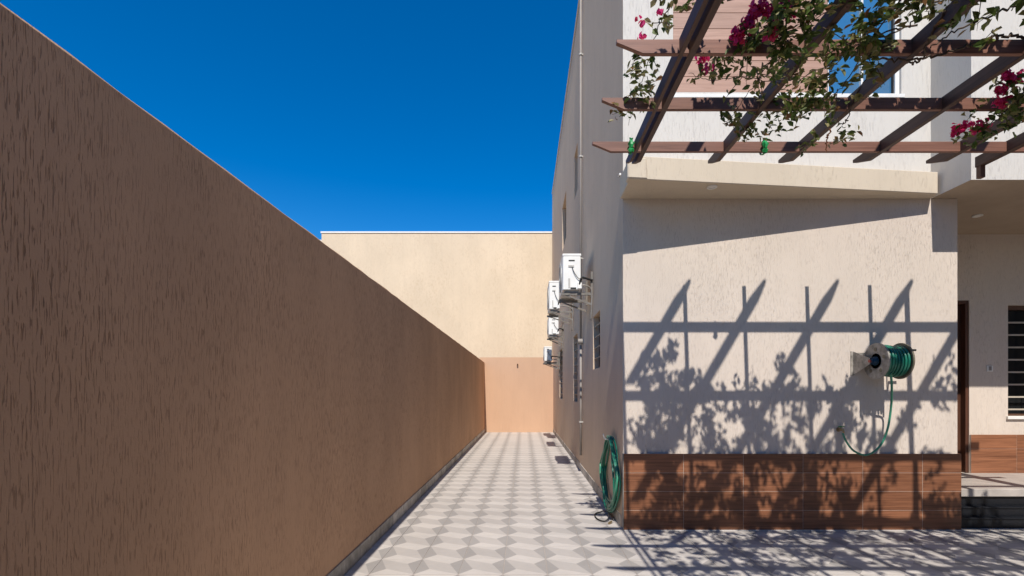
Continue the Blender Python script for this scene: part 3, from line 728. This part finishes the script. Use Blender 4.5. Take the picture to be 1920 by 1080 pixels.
# blooms: each a cluster of papery bracts
def blooms(px, py, rx, ry, Y, n_):
    c = P(px, py, Y); q = MB(); sx, sz = rx * Y / K, ry * Y / K
    for k in range(n_):
        a = c + Vector((random.gauss(0, .6) * sx, random.gauss(0, .5) * sx, random.gauss(0, .6) * sz)); d = rv().normalized()
        for j in range(3):
            o_ = d.orthogonal(); o_.rotate(Matrix.Rotation(j * 2.094 + random.uniform(-.2, .2), 3, d))
            add_leaf(q, a + o_ * .012, d * .5 + o_ * .8, random.uniform(.03, .041), o_ * .4 - d + rv() * .2, .95)
    o = q.build('flower_cluster', M['bract'], vine); tag(o, kind='stuff')
for a in ((1384, 66, 13, 10, 3.1, 16), (1402, 44, 12, 12, 3.08, 14), (1416, 24, 16, 9, 3.05, 18), (1440, 20, 14, 9, 3.02, 16), (1458, 28, 12, 12, 3.0, 12), (1476, 18, 9, 12, 2.98, 9), (1318, 114, 6, 11, 3.45, 9), (1326, 130, 5, 6, 3.45, 4),
          (1237, 23, 4, 4, 3.35, 2), (1201, 45, 5, 5, 3.4, 3), (1206, 69, 5, 3, 3.4, 3), (1798, 242, 13, 9, 3.95, 16), (1832, 238, 11, 8, 3.95, 12), (1882, 144, 9, 12, 3.6, 10), (1896, 152, 12, 10, 3.6, 14), (1876, 174, 9, 12, 3.65, 12), (1879, 192, 9, 10, 3.68, 10), (1448, 68, 8, 6, 2.95, 6)): blooms(*a)

# green plastic ties on the front purlin
for (px, py, lab) in ((1183, 274, 'crumpled green plastic tie at the left end of the front pergola beam'), (1433, 275, 'green plastic tie hanging on the front beam below the leaves')):
    Y = 4.46; c = P(px, py, Y); t = thing('plastic_tie', lab, 'tie', tuple(c), 'green ties on the pergola')
    q = MB(); n_ = 9; ring_ = []
    for i in range(7):
        z = -.062 + .125 * i / 6; rr = (.020 + .012 * math.sin(i * 2.1) + random.uniform(-.004, .004))
        ring_.append([Vector((c.x + rr * 1.1 * math.cos(2 * math.pi * k / n_) * random.uniform(.8, 1.2), c.y - .014 + rr * .8 * math.sin(2 * math.pi * k / n_), c.z + z + random.uniform(-.006, .006))) for k in range(n_)])
    for a, b2 in zip(ring_, ring_[1:]):
        for k in range(n_): q.quad(a[k], a[(k + 1) % n_], b2[(k + 1) % n_], b2[k])
    q.build('wrap', M['greenwrap'], t)
    q = MB(); q.ring((c.x - .01, c.y + .02, c.z), (1, 0, 0), .058, .062, .02, 16); q.build('band', M['greenwrap'], t)

# ------------------------------------------------------------------ hose reel, its hose and the tap
YR = YF - .275; zr = P(1642, 677, YR).z; xa = P(1642, 677, YR).x; xb = P(1689, 675, YR).x
rl = thing('hose_reel', 'wall-mounted pale metal reel wound with green garden hose', 'hose reel', (xa, YF, zr))
R = .192
def disc(x, mat, nm, sgn):
    q = MB(); q.ring((x, YR, zr), (sgn, 0, 0), .05, R, .010, 48); o = q.build(nm, M[mat], rl)
    r_ = MB(); r_.ring((x - .002 * sgn, YR, zr), (sgn, 0, 0), R - .012, R + .008, .018, 48); r_.build('rim', M[mat], o)
    for k in range(5):
        a = k * 1.257 + .3; cc = (x - .004 * sgn, YR + math.cos(a) * R * .68, zr + math.sin(a) * R * .68)
        h_ = MB(); h_.ring(cc, (sgn, 0, 0), .0005, .021, .0035, 16); h_.build('punched_hole', M['reeldark'], o)
    return o
disc(xa, 'reel', 'near_flange', 1); disc(xb, 'reeldark', 'far_flange', -1)
q = MB(); q.tube([(xa, YR, zr), (xb, YR, zr)], .085, 24); q.build('drum', M['reel'], rl, smooth=False)
q = MB(); q.tube([(xa - .045, YR, zr), (xa - .002, YR, zr)], [.042, .05], 20); q.tube([(xa - .06, YR, zr), (xa - .045, YR, zr)], .035, 16); q.build('hub', M['blue'], rl)
q = MB(); q.tube([(xa - .075, YR, zr), (xa - .055, YR, zr)], .018, 12); q.build('swivel', M['red'], rl)
xbk = xa - .066     # triangular wall bracket
q = MB(); q.prism([(xbk, YF - .002, zr - .15), (xbk, YF - .002, zr + .13), (xbk, YR - .01, zr + .032), (xbk, YR - .01, zr - .032)], [(xbk - .006, YF - .002, zr - .15), (xbk - .006, YF - .002, zr + .13), (xbk - .006, YR - .01, zr + .032), (xbk - .006, YR - .01, zr - .032)])
q.box(xbk - .035, xbk, YF - .007, YF - .001, zr - .15, zr + .13); q.build('bracket', M['reel'], rl)
q = MB(); q.box(xbk, xb + .05, YF - .045, YF - .015, zr + .08, zr + .11); q.box(xb + .035, xb + .045, YR, YF - .001, zr - .03, zr + .11); q.build('back_frame', M['reel'], rl)
q = MB(); q.tube([(xb, YR, zr), (xb + .05, YR, zr), (xb + .055, YR - .02, zr + .12)], .008, 8); q.tube([(xb + .05, YR - .02, zr + .12), (xb + .15, YR - .02, zr + .12)], .012, 10); q.build('crank', M['black'], rl)
turns = []
for layer, (rad, off) in enumerate(((.115, 0), (.140, .5), (.163, .2))):
    N = 7
    for i in range(N * 20 + 1):
        a = 2 * math.pi * i / 20; x = xa + .024 + (xb - xa - .044) * (i / (N * 20)) if layer % 2 == 0 else xb - .02 - (xb - xa - .044) * (i / (N * 20))
        rr = rad + .006 * math.sin(i * .37 + layer * 2)
        turns.append((x, YR + math.cos(a) * rr, zr + math.sin(a) * rr))
q = MB(); q.tube(turns, .0135, 7); q.build('wound_hose', M['hose'], rl, smooth=True)
tp = P(1577, 806, YF - .05)
hang = [(P(1670, 700, YR - .1)), P(1672, 722, YR - .02), P(1671, 760, YF - .14), P(1664, 805, YF - .10), P(1650, 836, YF - .08), P(1626, 853, YF - .085), P(1602, 846, YF - .09), P(1587, 828, YF - .09), P(1580, 812, YF - .09)]
q = MB(); q.tube(spline(hang, 8), .0115, 8); q.build('feed_hose', M['hose2'], rl, smooth=True)
tap = thing('garden_tap', 'small brass tap with green lever low on the front wall', 'tap', (tp.x, YF, tp.z))
q = MB(); q.tube([(tp.x, YF, tp.z), (tp.x, YF - .06, tp.z)], .011, 10); q.tube(spline([(tp.x, YF - .05, tp.z), (tp.x, YF - .085, tp.z + .004), (tp.x + .004, YF - .092, tp.z - .035)], 5), .011, 10); q.tube([(tp.x, YF - .05, tp.z), (tp.x, YF - .05, tp.z + .035)], .009, 8); q.build('body', M['brass'], tap, smooth=True)
q = MB(); q.ring((tp.x, YF - .001, tp.z), (0, -1, 0), .011, .026, .006, 20); q.build('wall_flange', M['brass'], tap)
q = MB(); q.box(tp.x - .03, tp.x + .04, YF - .058, YF - .042, tp.z + .034, tp.z + .044); q.build('lever', M['greenwrap'], tap, bevel=.003)

# ------------------------------------------------------------------ hose coil hung on the corner of the side wall
hc = thing('hose_coil', 'coiled green hose hanging on the side wall near the house corner', 'hose', (XR - .05, 6.35, 0))
for k in range(11):
    near = k < 8
    cy = 6.36 + random.uniform(-.03, .03) ; ry = random.uniform(.36, .47) if near else random.uniform(.5, .62)
    top = 1.04 - random.uniform(0, .03); bot = random.uniform(.02, .16) if near else random.uniform(.03, .2)
    x0 = XR - .03 - random.uniform(0, .06); pts = []
    n_ = 44; sk_ = random.uniform(-.07, .02)
    for i in range(n_ + 1):
        a = 2 * math.pi * i / n_
        cz = (top + bot) / 2; rz = (top - bot) / 2
        s_ = math.sin(a); c_ = math.cos(a)
        narrow = .38 + .62 * (1 - max(0, s_)) ** .8          # pulled together over the hook
        yy = cy + ry * c_ * narrow + sk_ * s_ - .28 * (1 if near else .2) * (0.5 + .5 * -c_) * .4
        pts.append((x0 - .012 * math.sin(3 * a + k), yy, max(.013, cz + rz * s_)))
    q = MB(); q.tube(pts, .0125, 7); q.build('hose_loop', M['hose' if k % 3 else 'hose2'], hc, smooth=True)
q = MB(); q.tube(spline([(XR, 6.36, 1.0), (XR - .1, 6.36, .99), (XR - .13, 6.36, 1.06)], 5), .008, 8); q.build('hook', M['white'], hc)
q = MB(); pts = [(XR - .16 + .11 * math.cos(a) * .8, 6.2 + .22 * math.sin(a) + .05, .012 + .05 * max(0, math.cos(a))) for a in [2 * math.pi * i / 30 for i in range(31)]]
q.tube(pts, .008, 7); q.build('loose_end', M['black'], hc, smooth=True)
q = MB(); q.tube([(XR - .09, 5.98, .02), (XR - .13, 5.93, .012)], .013, 10); q.build('hose_fitting', M['brass'], hc)

# a fallen leaf on the paving
lp = P(1708, 1014, K * H / (1014 - CY)); q = MB()
add_leaf(q, Vector((0, 0, .012)), Vector((.2, -.1, 1)), .06, Vector((1, .3, 0)))
o = q.build('fallen_leaf', M['leafpale'], None, origin=(0, 0, 0)); o.location = (lp.x, lp.y, 0)
tag(o, 'single dry leaf lying on the paving in front of the plinth', 'leaf')
print('tiles', cnt, 'objects', len(bpy.data.objects))
